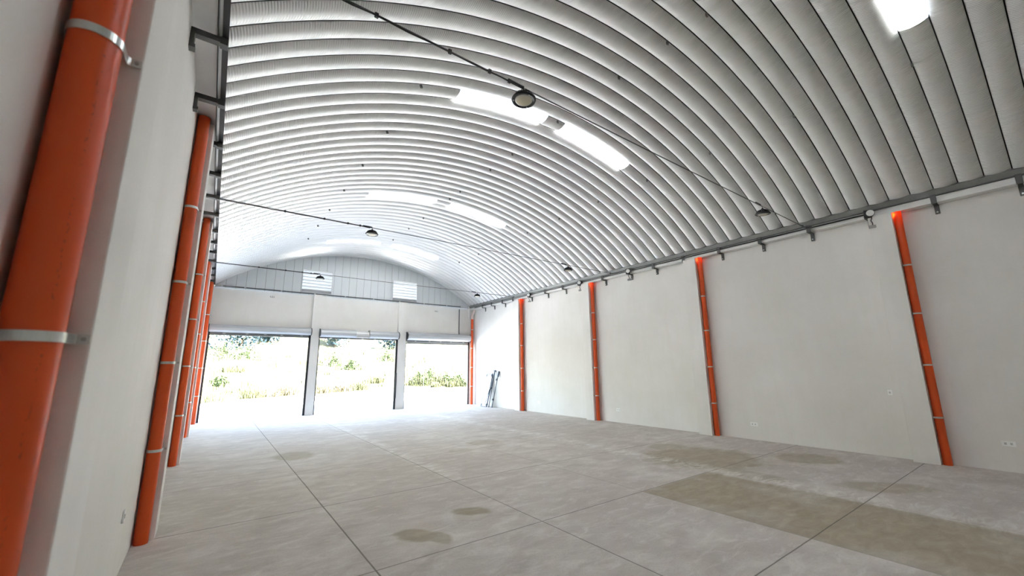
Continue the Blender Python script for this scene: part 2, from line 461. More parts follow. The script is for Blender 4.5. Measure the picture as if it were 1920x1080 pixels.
# ------------------------------------------------------------------ eaves: steel channels, gutters
def extr(prof, y0, y1):
    mb = MB(); n = len(prof)
    mb.add([(x, y0, z) for x, z in prof] + [(x, y1, z) for x, z in prof], [(i, (i + 1) % n, n + (i + 1) % n, n + i) for i in range(n)])
    return mb
def endp(a, r, off): return (AXC + r * math.sin(a) + off * math.cos(a), AZC + r * math.cos(a) - off * math.sin(a))
b = extr([endp(A1, ARAD + .12, -.006), endp(A1, ARAD + .12, .014), (12.80, 5.655), (12.655, 5.640), endp(A1, ARAD - .082, -.052), endp(A1, ARAD - .078, -.060)], YB, YF)
o = b.build('eave_channel', 'midsteel'); tag(o, 'grey steel channel under the roof edge on the socket wall side', 'steel channel')
MB().box(12.645, 12.705, YB, YF, 5.622, 5.640).build('lip', 'steel', o)
b = extr([endp(A0, ARAD + .10, .008), endp(A0, ARAD + .10, -.008), (.066, 5.80), (.060, 5.672), (.120, 5.664), endp(A0, ARAD - .062, .008)], YB, YF + .1)
o = b.build('eave_channel', 'black'); tag(o, 'dark steel channel under the roof edge on the plain wall side', 'steel channel')
MB().box(.034, .0595, YB, YF, 5.678, 5.690).build('lip', 'zinc', o)
MB().box(.012, .034, YB, YF, 5.715, 5.725).build('gap_shade_strip', 'black', o)  # black strip stands in for the shade of the gap behind the lip
# gutters (open above; the far-sun side one has an outlet over every downpipe)
PX = 12.77
g = MB()
pipes_y = [y - .078 for y in YR]
holes = sorted(pipes_y[:4])
y = YB
for hy in holes + [None]:
    y1 = hy - .055 if hy else YF + .2
    g.box(12.70, 13.22, y, y1, 5.488, 5.498)
    if hy:
        g.box(12.70, PX - .055, y1, y1 + .11, 5.488, 5.498); g.box(PX + .055, 13.22, y1, y1 + .11, 5.488, 5.498); y = y1 + .11
g.box(12.70, 12.712, YB, YF + .2, 5.498, 5.65); g.box(13.21, 13.22, YB, YF + .2, 5.498, 5.70)
o = g.build('roof_gutter', 'gutter'); tag(o, 'pale sheet metal gutter along the top of the socket wall', 'gutter')
g = MB().box(XL - .35, .062, YB, YF + .2, 5.765, 5.775).box(.050, .060, YB, YF + .2, 5.725, 6.0).box(XL - .36, XL - .35, YB, YF + .2, 5.765, 6.05)
o = g.build('roof_gutter', 'gutter'); tag(o, 'pale sheet metal gutter along the top of the plain wall', 'gutter')
# channel clips: small plates on the channel, one per third seam
pl = None
for n_, k in enumerate([55, 52, 49, 46, 43, 40, 37, 34, 31, 28, 25, 22, 19, 16, 13, 10, 7, 4, 1]):
    lab = f'small grey foot plate on the roof channel of the socket wall, {ORD[n_]} from the doors'
    loc = (12.655, seam_y(k - .3), 5.80)
    if pl is None:
        pl = MB().bbox(-.045, .03, -.085, .085, -.008, .006, .003).build('foot_plate', 'steel'); pl.location = loc; pl.rotation_euler = (0, .62, 0)
        tag(pl, lab, 'plate', 'foot plates on the roof channel')
    else: clone(pl, loc, lab)
# wall brackets
BR = [19.75, 18.79, 17.74, 16.77, 15.45, 14.22, 13.0, 11.98, 10.69, 9.42, 8.33, 7.17, 5.98, 4.80, 3.60, 2.41, 1.27, .09]
def bracket_r():
    t = thing('wall_bracket', '', 'bracket')
    MB().bbox(12.648, 12.668, -.045, .045, 5.46, 5.70, .003).bbox(12.648, XR - .0, -.036, .036, 5.455, 5.482, .003).build('arm', 'steel', t)
    MB().bbox(XR - .026, XR, -.038, .038, 5.27, 5.48, .003).build('leg', 'steel', t)
    MB().lathe([(.016, XR - .045), (.016, XR - .02)], 6, 'x', (0, 0, 5.31), sm=False).build('bolt', 'bright', t)
    return t
t0 = None
for n_, y in enumerate(BR):
    lab = f'dark steel bracket under the socket wall gutter, {ORD[n_]} from the doors'
    if t0 is None:
        t0 = bracket_r(); t0.location = (0, y, 0); tag(t0, lab, 'bracket', 'gutter brackets on the socket wall')
    else: clone(t0, (0, y, 0), lab)
def bracket_l():
    t = thing('wall_bracket', '', 'bracket')
    MB().bbox(XL, .115, -.042, .042, 5.600, 5.668, .003).bbox(.045, .118, -.05, .05, 5.585, 5.67, .003).build('arm', 'steel', t)
    MB().bbox(XL, XL + .04, -.042, .042, 5.46, 5.66, .003).build('leg', 'steel', t)
    MB().bbox(XL + .0, XL + .055, -.046, .046, 5.425, 5.468, .002).build('foot', 'steel', t)
    return t
t0 = None
BL = [20.1, 18.9, 17.65, 16.35, 15.1, 13.9, 12.72, 11.32, 10.12, 8.87, 7.62, 6.32, 5.03, 3.8]
for n_, y in enumerate(BL):
    lab = f'dark steel bracket under the plain wall gutter, {ORD[n_]} from the doors'
    if t0 is None:
        t0 = bracket_l(); t0.location = (0, y, 0); tag(t0, lab, 'bracket', 'gutter brackets on the plain wall')
    else: clone(t0, (0, y, 0), lab)
# dark conduit strapped along the channel of the socket wall
o = MB().tube([(12.66, 2.42, 5.572), (12.66, 20.6, 5.572)], .017).build('conduit_run', 'black')
tag(o, 'dark electrical conduit along the roof channel above the socket wall', 'conduit')
o = MB().tube([(.03, 2.0, 5.66), (.03, 20.4, 5.66)], .008).build('conduit_run', 'steel')
tag(o, 'dark electrical conduit along the roof channel above the plain wall', 'conduit')

# ------------------------------------------------------------------ downpipes
PR = .072
def downpipe(top, zs, loc, label, group):
    t = thing('downpipe', label, 'pipe', loc, group)
    MB().lathe([(PR, .002), (PR, top)], 56, cap=False).build('pipe', 'pipe', t)
    r = PR + .002
    path = [(-r - .045, .076), (-r - .012, .076), (-r - .002, .066), (-r, .05), (-r, 0)]
    path += [(r * math.cos(a), r * math.sin(a)) for a in [PI + PI * i / 24 for i in range(1, 24)]]
    path += [(r, 0), (r, .05), (r + .002, .066), (r + .012, .076), (r + .045, .076)]
    path = [(x, min(y, .0745)) for x, y in path]
    first = None
    for z in zs:
        if first is None:
            first = MB().strip(path, -.0165, .0165, .0032).build('pipe_clamp', 'bright', t); first.location.z = z
            sc = MB().lathe([(.007, .070), (.007, .0745), (.003, .0775)], 12, 'y', (r + .03, -.006, 0)).build('screw', 'grey', first)
            sc2 = MB().lathe([(.007, .070), (.007, .0745), (.003, .0775)], 12, 'y', (-r - .03, -.006, 0)).build('screw', 'grey', first)
        else:
            c = first.copy(); COL.objects.link(c); c.parent = t; c.location.z = z
            for ch in (sc, sc2):
                d = ch.copy(); COL.objects.link(d); d.parent = c
    return t
RZ = [.94, 2.02, 3.13, 4.22]; LZ = [1.07, 2.16, 3.24, 4.32]
pr = downpipe(5.492, RZ, (PX, pipes_y[0], 0), 'orange downpipe on the socket wall, the one closest to the camera', 'downpipes on the socket wall')
for n_, t in ((1, 'orange downpipe on the socket wall, second from the camera'), (2, 'orange downpipe on the socket wall, third from the camera'), (3, 'orange downpipe on the socket wall, beside the leaning frames')):
    clone(pr, (PX, pipes_y[n_], 0), t)
pc = downpipe(4.98, [1.02, 2.1, 3.2, 4.3], (12.70, 20.95, 0), 'orange downpipe in the corner by the doors with a pale elbow on top', 'downpipes on the socket wall')
MB().tube([(0, 0, 4.95), (0, 0, 5.10), (.01, -.01, 5.20), (.05, -.05, 5.29), (.09, -.08, 5.38), (.09, -.08, 5.49)], [.077, .077, .06, .06, .06, .06], 20).lathe([(.08, 4.92), (.08, 5.02)], 24).build('elbow', 'pinkwhite', pc)
LX = -.122
pl_ = downpipe(5.735, LZ, (LX, YL[0] - .078, 0), 'orange downpipe on the plain wall right in front of the camera', 'downpipes on the plain wall')
for n_, t in ((1, 'orange downpipe on the plain wall, second from the camera'), (2, 'orange downpipe on the plain wall, third from the camera'), (3, 'orange downpipe on the plain wall, fourth from the camera'), (4, 'orange downpipe on the plain wall, tucked in the corner by the doors')):
    clone(pl_, (LX if n_ < 4 else .0, YL[n_] - .078, 0), t)

# ------------------------------------------------------------------ tie rods and lamps
LX2 = [(3.29, 10.26), (3.36, 10.36), (3.38, 10.44)]
RODY = [3.71, 10.25, 16.65]
rodtxt = ['closest to the camera', 'in the middle of the hall', 'closest to the doors']
RZ0 = 5.672
for n_, y in enumerate(RODY):
    t = thing('tie_rod', f'thin steel tie rod across the hall {rodtxt[n_]}', 'tie rod', (0, y, 0), 'tie rods under the roof')
    MB().tube([(.09, 0, RZ0 + .0), (6.4, .01, RZ0 - .015), (12.66, 0, RZ0 - .012)], .0095, 10).build('rod', 'steel', t)
    pts = [(.1 + i * .2, -.004 + .006 * math.sin(i * 1.7), RZ0 - .022 + .004 * math.sin(i * 2.3)) for i in range(17)]
    MB().tube(pts, .0085, 8).build('cable', 'cable', t)
    MB().bbox(12.62, 12.70, -.02, .02, RZ0 - .05, RZ0 + .015, .004).build('end_plate', 'steel', t)
    for x in (1.35, 2.2, 2.75, 3.05):
        MB().bbox(x - .02, x + .02, -.016, .014, RZ0 - .036, RZ0 + .014, .003).build('cable_tie', 'cable', t)
    for x in (LX2[n_][0] - .14, LX2[n_][1] - .22):
        MB().tube([(x - .1, 0, RZ0 + .004), (x + .13, 0, RZ0 + .002)], .016, 10).build('sleeve', 'cable', t)
def lamp():
    t = thing('high_bay_lamp', '', 'lamp')
    # origin at the hook on the rod
    MB().lathe([(.150, -.152), (.158, -.158), (.160, -.170), (.156, -.182), (.146, -.186), (.118, -.180), (.112, -.172)], 56, cap=False).build('rim', 'lampblack', t)
    h = MB().lathe([(.150, -.153), (.120, -.135), (.085, -.128), (.080, -.080), (.066, -.070), (.03, -.066), (.028, -.045)], 56, cap=True)
    for i in range(20):
        a = 2 * PI * i / 20; c, s = math.cos(a), math.sin(a)
        px, py = -s * .004, c * .004
        P = [(.05, -.075), (.098, -.082), (.128, -.112), (.145, -.152), (.05, -.152)]
        h.add([(r * c + px, r * s + py, z) for r, z in P] + [(r * c - px, r * s - py, z) for r, z in P],
              [(0, 1, 2, 3, 4), (9, 8, 7, 6, 5)] + [(j, (j + 1) % 5, 5 + (j + 1) % 5, 5 + j) for j in range(5)])
    h.build('housing', 'lampblack', t)
    le = MB().lathe([(.114, -.176), (.108, -.184), (.09, -.190), (.0005, -.193)], 48, cap=False).build('lens', 'lens', t)
    MB().lathe([(.086, -.1915), (.0005, -.1945)], 40, cap=False).build('led_board', 'chip', le)
    MB().lathe([(.012, -.046), (.012, -.02), (.008, -.016)], 12).build('stem', 'lampblack', t)
    ring = [(0, .021 * math.sin(2 * PI * i / 16), .0 + .021 * math.cos(2 * PI * i / 16)) for i in range(17)]
    MB().tube(ring, .004, 8).build('hook', 'bright', t)
    for a in (.6, 2.6, 4.6):
        MB().lathe([(.008, -.190), (.008, -.184)], 10, o=(.134 * math.cos(a), .134 * math.sin(a), 0)).build('screw', 'bright', t)
    return t
l0 = None
for n_, y in enumerate(RODY):
    for s_, x in enumerate(LX2[n_]):
        where = ['closest to the camera', 'in the middle of the hall', 'closest to the doors'][n_]
        lab = f'black high bay lamp on the rod {where}, {["plain", "socket"][s_]} wall side'
        rot = [[(.0, .05, 0), (.03, -.10, .5)], [(0.02, .03, 1), (0, 0, .8)], [(0, 0, 1.5), (0, -.03, 2)]][n_][s_]
        loc = (x, y, RZ0 - .012 - (.015 if s_ else .004))
        if l0 is None:
            l0 = lamp(); l0.location = loc; l0.rotation_euler = rot; tag(l0, lab, 'lamp', 'high bay lamps')
        else: clone(l0, loc, lab, rot=rot)

# ------------------------------------------------------------------ round covers with cable loops at the eaves of the socket wall
def cover():
    t = thing('junction_box', '', 'electrical box')
    MB().lathe([(.085, -.03), (.085, .006), (.076, .03)], 28, 'y').bbox(-.10, .05, .02, .07, -.10, .10, .006).build('box', 'black', t)
    MB().lathe([(.075, -.028), (.075, -.042), (.066, -.048)], 28, 'y').build('cover', 'white', t)
    pts = [(.02, 0, -.08), (.015, .0, -.14), (-.005, .0, -.18), (.02, .01, -.24), (.02, .02, -.32)]
    MB().tube(pts, .010, 8).build('cable', 'cable', t)
    MB().bbox(-.05, .09, .0, .05, -.36, -.29, .004).build('gland_plate', 'grey', t)
    return t
c0 = None
for y, z, tx in ((2.33, 5.56, 'beside the downpipe closest to the camera'), (9.36, 5.56, 'between the second and third downpipe'), (11.90, 5.56, 'beside the third downpipe'), (15.35, 5.56, 'beside the downpipe of the leaning frames')):
    lab = f'round white electrical cover under the gutter {tx}'
    if c0 is None:
        c0 = cover(); c0.location = (12.60, y, z); c0.rotation_euler = (0, 0, -1.15); tag(c0, lab, 'electrical box', 'round electrical covers under the gutter')
    else: clone(c0, (12.60, y, z), lab)

# ------------------------------------------------------------------ sockets and switches
def socket(wd, hg, name, label, cat, loc, rz, n=2, group=None):
    t = thing(name, label, cat, loc, group, (0, 0, rz))
    MB().bbox(-wd / 2, wd / 2, -.018, 0, -hg / 2, hg / 2, .004).build('cover_plate', 'white', t)
    for i in range(n):
        x = (i - (n - 1) / 2) * wd / max(n, 1) * .8
        MB().bbox(x - .016, x + .016, -.0225, -.017, -.020, .020, .003).build('module', 'palegrey', t)
    return t
rz = -PI / 2
SO = [(1.03, .52, 'white double socket low on the wall, between the camera end and the first downpipe'), (5.65, .42, 'white double socket low on the wall, between the first and second downpipe'),
      (10.44, .46, 'white double socket low on the wall, between the second and third downpipe'), (15.13, .45, 'white double socket low on the wall, between the third and fourth downpipe'), (17.57, .48, 'white double socket low on the wall, by the leaning frames')]
s0 = None
for y, z, lab in SO:
    if s0 is None: s0 = socket(.19, .10, 'wall_socket', lab, 'socket', (XR, y, z), -PI / 2, 2, 'sockets along the wall')
    else: clone(s0, (XR, y, z), lab)
socket(.075, .115, 'light_switch', 'white switch plate at hip height beside the first pilaster of the socket wall', 'switch', (XR, 2.62, 1.41), -PI / 2, 1)
socket(.16, .12, 'light_switch', 'pale switch plate above the leaning white panel', 'switch', (XR, 19.95, 2.06), -PI / 2, 2)
socket(.075, .115, 'wall_socket', 'white socket low on the plain wall in front of the second downpipe', 'socket', (XL, 5.83, .64), PI / 2, 1)
for x, z, tx in ((2.29, 5.37, 'plain wall side'), (10.54, 5.30, 'socket wall side')):
    t = thing('sensor_box', f'small grey box high on the wall above the shutters, {tx}', 'sensor', (x, YF + .17, z), 'small boxes above the shutters')
    MB().bbox(-.085, .085, -.05, 0, -.03, .03, .006).build('case', 'grey', t)
    MB().bbox(-.06, -.02, -.054, -.048, -.014, .014, .002).build('face', 'white', t)
    MB().bbox(.02, .06, -.054, -.048, -.014, .014, .002).build('face', 'white', t)

# conduit along the door wall, with drops in both corners
t = thing('conduit_run', 'dark conduit with pale couplings along the foot of the gable', 'conduit', (0, YF, 0))
MB().tube([(.40, -.0 + .075, 5.665), (12.05, -.0 + .075, 5.665)], .022, 10).build('pipe', 'steel', t)
for x in [1.2 + i * 1.42 for i in range(8)]:
    MB().tube([(x - .035, -.0 + .075, 5.665), (x + .035, -.0 + .075, 5.665)], .028, 10).build('coupling', 'zinc', t)
for x in (.26, 12.12):
    MB().bbox(x - .07, x + .07, .02, .10, 5.60, 5.73, .008).build('end_box', 'zinc', t)
for x, z0, z1, tx in ((12.02, 3.98, 5.52, 'in the corner above the shutter by the leaning panel'), (.03, 4.05, 5.50, 'in the corner above the shutter of the plain wall')):
    t = thing('conduit_drop', f'dark vertical conduit {tx}', 'conduit', (x, YF + .17 if 1 < x < 12.4 else YF, 0))
    MB().tube([(0, -.05, z1), (0, -.05, z0)], .024, 10).build('pipe', 'steel', t)
    MB().bbox(-.05, .05, -.09, -.02, z0 - .10, z0, .006).build('outlet_box', 'zinc', t)

# ------------------------------------------------------------------ louvres in the gable
for n_, (xa, xb, za, zb) in enumerate(LV):
    t = thing('louver_vent', f'white slatted louvre in the gable, {["plain wall", "socket wall"][n_]} side', 'louvre', ((xa + xb) / 2, YF + .1, za), 'louvres in the gable')
    w2, h = (xb - xa) / 2, zb - za
    f = MB().box(-w2, -w2 + .03, -.02, .14, 0, h).box(w2 - .03, w2, -.02, .14, 0, h).box(-w2, w2, -.02, .14, 0, .02).box(-w2, w2, -.02, .14, h - .02, h)
    f.build('frame', 'louver', t)
    ns = 7; st = (h - .04) / ns
    for i in range(ns):
        z = .02 + i * st
        MB().add([(-w2 + .03, 0, z + st * .97), (w2 - .03, 0, z + st * .97), (w2 - .03, .13, z + .0), (-w2 + .03, .13, z + .0),
                  (-w2 + .03, 0, z + st * .97 - .012), (w2 - .03, 0, z + st * .97 - .012), (w2 - .03, .13, z - .012), (-w2 + .03, .13, z - .012)],
                 [(0, 1, 2, 3), (7, 6, 5, 4), (0, 4, 5, 1), (2, 6, 7, 3), (0, 3, 7, 4), (1, 5, 6, 2)]).box(-w2 + .03, w2 - .03, -.012, 0, z + st * .97 - .034, z + st * .97).build('slat', 'louver', t)

# ------------------------------------------------------------------ roller shutters
def shutter(n_, xa, xb, ztop, zbot, barz, label, motor=None, guides=(1, 1)):
    t = bpy.data.objects.new(f'door_{n_}', None); COL.objects.link(t); t.location = ((xa + xb) / 2, YF, 0)
    tag(t, label, kind='structure')
    h = (xb - xa) / 2; zc = (ztop + zbot) / 2; r = (ztop - zbot) / 2; yc = .13 - r
    def coil(a, b, rr, name, mat):
        m = MB(); n = 40
        prof = [(rr * (1 + .025 * (1 if (i // 2) % 2 else -.4)), 2 * PI * i / n) for i in range(n)]
        vs = [(x, yc + q * math.sin(g), zc + q * math.cos(g)) for x in (a, b) for q, g in prof]
        m.add(vs, [(i, (i + 1) % n, n + (i + 1) % n, n + i) for i in range(n)], 0, False)
        m.add(vs[:n], [tuple(range(n))]); m.add(vs[n:], [tuple(range(n))[::-1]])
        return m.build(name, mat, t)
    if motor:
        coil(-h + .03, motor[0] - (xa + xb) / 2, r, 'shutter_roll', 'coil'); coil(motor[1] - (xa + xb) / 2, h - .03, r, 'shutter_roll', 'coil')
        ma, mb_ = motor[0] - (xa + xb) / 2, motor[1] - (xa + xb) / 2
        coil(ma, mb_, r * .72, 'barrel', 'gutter')
        MB().box(ma + .03, mb_ - .03, yc - r * .9, yc - r * .2, zc - r * .98, zc - r * .3).build('motor_cover', 'coil', t)
        MB().box(mb_ - .03, mb_ - .005, yc - r * .85, yc + r * .4, zc - .05, zc + r * 1.12).build('motor_plate', 'midsteel', t)
    else: coil(-h + .03, h - .03, r, 'shutter_roll', 'coil')
    for s in (-1, 1):
        x = s * (h - .005)
        m = MB(); n = 20
        pts = [(yc - r * 1.08 * math.sin(PI * i / n), zc + r * 1.08 * math.cos(PI * i / n)) for i in range(n + 1)]
        pts = [(-.0, zc + r * 1.08)] + pts + [(-.0, zc - r * 1.08)]
        k = len(pts)
        vs = [(x - .012 + d, a, b) for d in (0, .024) for a, b in pts]
        m.add(vs, [tuple(range(k)), tuple(range(k, 2 * k))[::-1]] + [(i, (i + 1) % k, k + (i + 1) % k, k + i) for i in range(k)])
        m.build('end_plate', 'black', t)
        gw = guides[0 if s < 0 else 1]
        x0, x1 = (-h, -h + .055 * gw) if s < 0 else (h - .055 * gw, h)
        MB().box(x0, x1, .0, .09, 0, zbot + .02).build('guide_rail', 'black', t)
    # end of the curtain and its bottom bar, hanging just under the roll
    MB().box(-h + .05, h - .05, .035, .05, barz + .02, zc).build('curtain', 'coil', t)
    bb = MB().bbox(-h + .05, h - .05, .02, .065, barz - .03, barz + .03, .006).build('bottom_bar', 'midsteel', t)
    m = MB()
    for q in (-.72, -.3, .05, .38, .8): m.bbox(q * h - .05, q * h + .05, .012, .02, zbot - .06, zbot - .02, .002)
    m.build('stop_blocks', 'zinc', bb)
    MB().box(-h + .03, h - .03, .018, .06, zbot - .055, zbot - .03).build('rubber_seal', 'black', bb)
    return t
shutter(1, .09, 4.02, 3.98, 3.66, 3.56, 'rolled up grey roller shutter over the opening next to the plain wall', None, (1.2, 1.6))
shutter(2, 4.38, 8.27, 3.97, 3.60, 3.56, 'rolled up roller shutter with a motor gap over the middle opening', (6.05, 6.72), (.7, 1.8))
shutter(3, 8.72, 12.66, 3.99, 3.58, 3.42, 'rolled up grey roller shutter over the opening next to the leaning panel', None, (.4, 1.3))
o = MB().bbox(8.215, 8.262, YF - .07, YF, .55, 1.85, .006).build('shutter_lock_rail', 'black'); tag(o, 'black bolted rail on the column between middle and last shutter', 'rail')

# ------------------------------------------------------------------ panel and frames leaning on the wall
def lean(name, label, cat, y, base, top, ht):
    t = thing(name, label, cat, (base, y, 0.0)); t.rotation_euler = (0, math.atan2(top - base, ht), 0); return t
t = lean('leaning_panel', 'white panel in a thin blue grey frame leaning on the wall by the doors', 'panel', 19.22, 12.44, 12.84, 1.72)
MB().bbox(-.012, .012, -.25, .25, .03, 1.725, .003).build('board', 'board', t)
f = MB().bbox(-.02, .02, -.285, -.25, .012, 1.83, .004).bbox(-.02, .02, .25, .285, .012, 1.76, .004).bbox(-.02, .02, -.25, .25, .012, .042, .004).bbox(-.02, .02, -.25, .25, 1.725, 1.765, .004)
f.build('frame', 'blue_grey', t)
for yy in (-.235, .235):
    MB().bbox(-.045, -.012, yy - .035, yy + .035, 1.63, 1.72, .006).build('corner_block', 'blue_grey', t)
    MB().bbox(-.045, -.012, yy - .035, yy + .035, .06, .15, .006).build('corner_block', 'blue_grey', t)
t = lean('folded_frame', 'dark blue grey folded frame with crossed struts leaning beside the white panel', 'frame', 18.74, 12.38, 12.84, 1.92)
MB().tube([(0, .12, .02), (0, .04, 1.0), (0, -.02, 1.95)], .026, 10).build('upright', 'blue_grey', t)
MB().tube([(0, -.10, .02), (0, -.06, 1.0), (0, -.05, 1.95)], .024, 10).build('upright', 'blue_grey', t)
MB().tube([(-.04, .26, .12), (-.045, .08, .98), (-.03, .06, 1.25), (-.03, .12, 1.75)], .016, 8).build('strut', 'blue_grey', t)
MB().lathe([(.06, -.07), (.06, .02)], 20, 'x', (0, .03, 1.02)).build('hinge', 'black', t)
MB().bbox(-.04, .04, -.09, .05, 1.90, 1.98, .01).build('end_cap', 'blue_grey', t)
MB().bbox(-.04, .04, .08, .2, .10, .2, .01).build('lock_block', 'blue_grey', t)
t = lean('folded_frame', 'narrow blue grey post with two lock blocks leaning farthest from the doors', 'frame', 18.38, 12.42, 12.86, 1.90)
MB().tube([(0, .02, .02), (0, -.02, 1.9)], .022, 10).build('upright', 'blue_grey', t)
MB().bbox(-.04, .04, -.07, .03, 1.62, 1.92, .01).build('end_cap', 'blue_grey', t)
for z in (.38, 1.42): MB().bbox(-.045, .03, -.01, .09, z, z + .09, .01).build('lock_block', 'black', t)

# ------------------------------------------------------------------ outside: yard, slope, plants
def gz(x, y):
    if y < 34: return -.02
    s = (y - 34); q = .092 * s
    q *= min(1, s / 14) if s < 14 else 1
    if y > 108: q += .36 * (y - 108) * min(1, (y - 108) / 25)  # unseen upper hill, steepened to keep low sky light off the floor
    return q - .02 + .25 * math.sin(x * .21 + y * .13) * min(1, s / 20) + .4 * math.sin(x * .05 - y * .07) * min(1, s / 30)
tag(MB().box(-40, 60, YF + .25, 36.5, -.3, -.02).build('yard', 'ground'), 'pale sunlit yard in front of the open shutters', kind='structure')
m = MB(); nx, ny = 120, 110
for j in range(ny + 1):
    yy = 33 + (j / ny) ** 1.7 * 190
    for i in range(nx + 1):
        xx = -70 + i * 220 / nx
        m.v.append((xx, yy, gz(xx, yy) - (.15 if yy < 34.5 else 0) + (R.random() - .5) * .12 * min(1, max(0, yy - 36) / 6)))
for j in range(ny):
    for i in range(nx):
        a = j * (nx + 1) + i; m.f.append([a, a + 1, a + nx + 2, a + nx + 1]); m.mi.append(0); m.sm.append(True)
tag(m.build('hillside', 'field'), 'dry grassy slope rising behind the yard', kind='structure')

def tuft_mesh(rad, ht, n, seed, lean_=.35):
    r = random.Random(seed); mb = MB()
    for i in range(n):
        a = r.random() * 2 * PI; q = rad * math.sqrt(r.random()); bx, by = q * math.cos(a), q * math.sin(a)
        h = ht * (.45 + .55 * r.random()) * (1 - .45 * (q / rad) ** 2); d = r.random() * 2 * PI
        lx, ly = math.cos(d) * h * lean_ * r.random() * 1.6 + bx * .25, math.sin(d) * h * lean_ * r.random() * 1.6 + by * .25
        wd = .012 + .02 * r.random(); px, py = -math.sin(d) * wd, math.cos(d) * wd
        mb.add([(bx - px, by - py, 0), (bx + px, by + py, 0), (bx + lx * .4 + px * .8, by + ly * .4 + py * .8, h * .6), (bx + lx * .4 - px * .8, by + ly * .4 - py * .8, h * .6), (bx + lx, by + ly, h)],
               [(0, 1, 2, 3), (3, 2, 4)])
    return mb
def bush_mesh(rad, ht, n, seed):
    r = random.Random(seed); mb = MB()
    for i in range(n):
        a = r.random() * 2 * PI; u = r.random() ** .5; ph = r.random() * PI / 2
        lump = .75 + .3 * math.sin(a * 3 + seed) + .12 * math.sin(a * 7)
        q = rad * lump * (.55 + .45 * u) * math.cos(ph); z = ht * lump * (.5 + .5 * u) * math.sin(ph) + .03
        c = Vector((q * math.cos(a), q * math.sin(a), z)); s = .06 + .11 * r.random()
        t1 = Vector((r.gauss(0, 1), r.gauss(0, 1), r.gauss(0, .7) + .4)).normalized(); t2 = t1.cross(Vector((r.gauss(0, 1), r.gauss(0, 1), r.gauss(0, 1)))).normalized()
        mb.add([c - t1 * s, c + t2 * s * .4, c + t1 * s, c - t2 * s * .4], [(0, 1, 2, 3)])
    return mb
def plant(name, meshes, loc, label, cat, group=None, sc=1, rz=0):
    t = thing(name, label, cat, loc, group, (0, 0, rz)); t.scale = (sc,) * 3
    for n, mb, mat in meshes: mb.build(n, mat, t)
    return t
def stems(rad, ht, n, seed):
    r = random.Random(seed); mb = MB()
    for i in range(n):
        a = r.random() * 2 * PI; q = rad * .5 * r.random()
        mb.tube([(q * .3 * math.cos(a), q * .3 * math.sin(a), -.05), (q * math.cos(a), q * math.sin(a), ht * .55), (q * 1.5 * math.cos(a + .2), q * 1.5 * math.sin(a + .2), ht * .85)], [.03, .02, .01], 5)
    return mb
# the green shrubs seen through the opening next to the leaning panel
BU = [(18.4, 41.8, 1.2, 1.4, 1, 'bush', 'broad green shrub in the last opening, beside the column'), (20.1, 42.4, 1.45, 1.9, 2, 'bush', 'tallest green shrub in the last opening, in the middle of its group'),
      (21.5, 41.6, 1.25, 1.4, 3, 'bush', 'green shrub in the last opening, third of its group from the column'), (22.6, 40.6, 1.15, 1.2, 4, 'bush', 'green shrub in the last opening, next to the corner downpipe')]
for x, y, rad, ht, sd, mt, lab in BU:
    plant('shrub', [('foliage', bush_mesh(rad, ht, 900, sd), mt), ('blades', tuft_mesh(rad * 1.1, ht * 1.05, 320, sd + 70), 'tuft'), ('stems', stems(rad, ht, 7, sd), 'bark')], (x, y, gz(x, y) - .03), lab, 'shrub', 'shrubs beyond the last opening', rz=sd)
BU = [(1.5, 66, 2.6, 2.4, 11, 'green shrub high on the slope in the first opening, beside the plain wall'), (4.2, 68, 2.2, 2.0, 12, 'green shrub high on the slope in the first opening, second from the plain wall'),
      (14.2, 62, 2.0, 2.0, 13, 'green shrub high on the slope in the middle opening, beside the first column'), (15.6, 58, 1.7, 1.5, 14, 'low green shrub on the slope in the middle opening, below a larger shrub'),
      (23.4, 66, 2.4, 2.0, 15, 'green shrub on the slope in the middle opening, beside the second column'), (1.2, 45, .9, .8, 16, 'small dark shrub at the foot of the slope beside the plain wall')]
for x, y, rad, ht, sd, lab in BU:
    plant('shrub', [('foliage', bush_mesh(rad, ht, 1100, sd), 'bush'), ('stems', stems(rad, ht, 7, sd), 'bark')], (x, y, gz(x, y) - .03), lab, 'shrub', 'shrubs on the slope', rz=sd)
TU = [(.75, 34.6, 1.25, 1.15, 21, 'tuft', 'thick clump of tall grass at the yard edge beside the plain wall'), (3.0, 37.6, 1.0, 1.2, 22, 'tuft', 'clump of tall yellow green grass in the middle of the first opening'),
      (4.3, 38.2, 1.0, 1.2, 23, 'tuft_dry', 'dry straw clump in the first opening, third from the plain wall'), (5.5, 38.6, 1.0, 1.4, 24, 'tuft_dry', 'tall reddish dry clump in the first opening beside the first column'),
      (8.2, 38.6, .8, 1.1, 25, 'tuft_dry', 'dry straw clump in the middle opening beside the first column'), (9.9, 39.2, .9, .9, 26, 'tuft_dry', 'low dry clump in the middle opening, second from the first column'),
      (11.6, 39.8, 1.1, 1.1, 27, 'tuft', 'yellow green clump in the centre of the middle opening'), (14.6, 44, 1.0, 1.3, 28, 'tuft', 'clump of grass in the middle opening beside the second column'),
      (19.6, 40.0, .5, .7, 29, 'tuft', 'small bright grass clump in front of the shrubs of the last opening'), (21.0, 39.6, .45, .8, 30, 'tuft', 'upright bright grass clump in front of the tallest shrub'),
      (2.0, 40.2, .9, .9, 31, 'tuft', 'low grass clump behind the thick clump in the first opening'), (2.2, 52, 1.3, 1.2, 32, 'tuft', 'grass clump halfway up the slope in the first opening')]
for x, y, rad, ht, sd, mt, lab in TU:
    plant('grass_clump', [('blades', tuft_mesh(rad, ht, 420, sd), mt)], (x, y, gz(x, y) - .03), lab, 'grass clump', 'grass clumps along the yard')
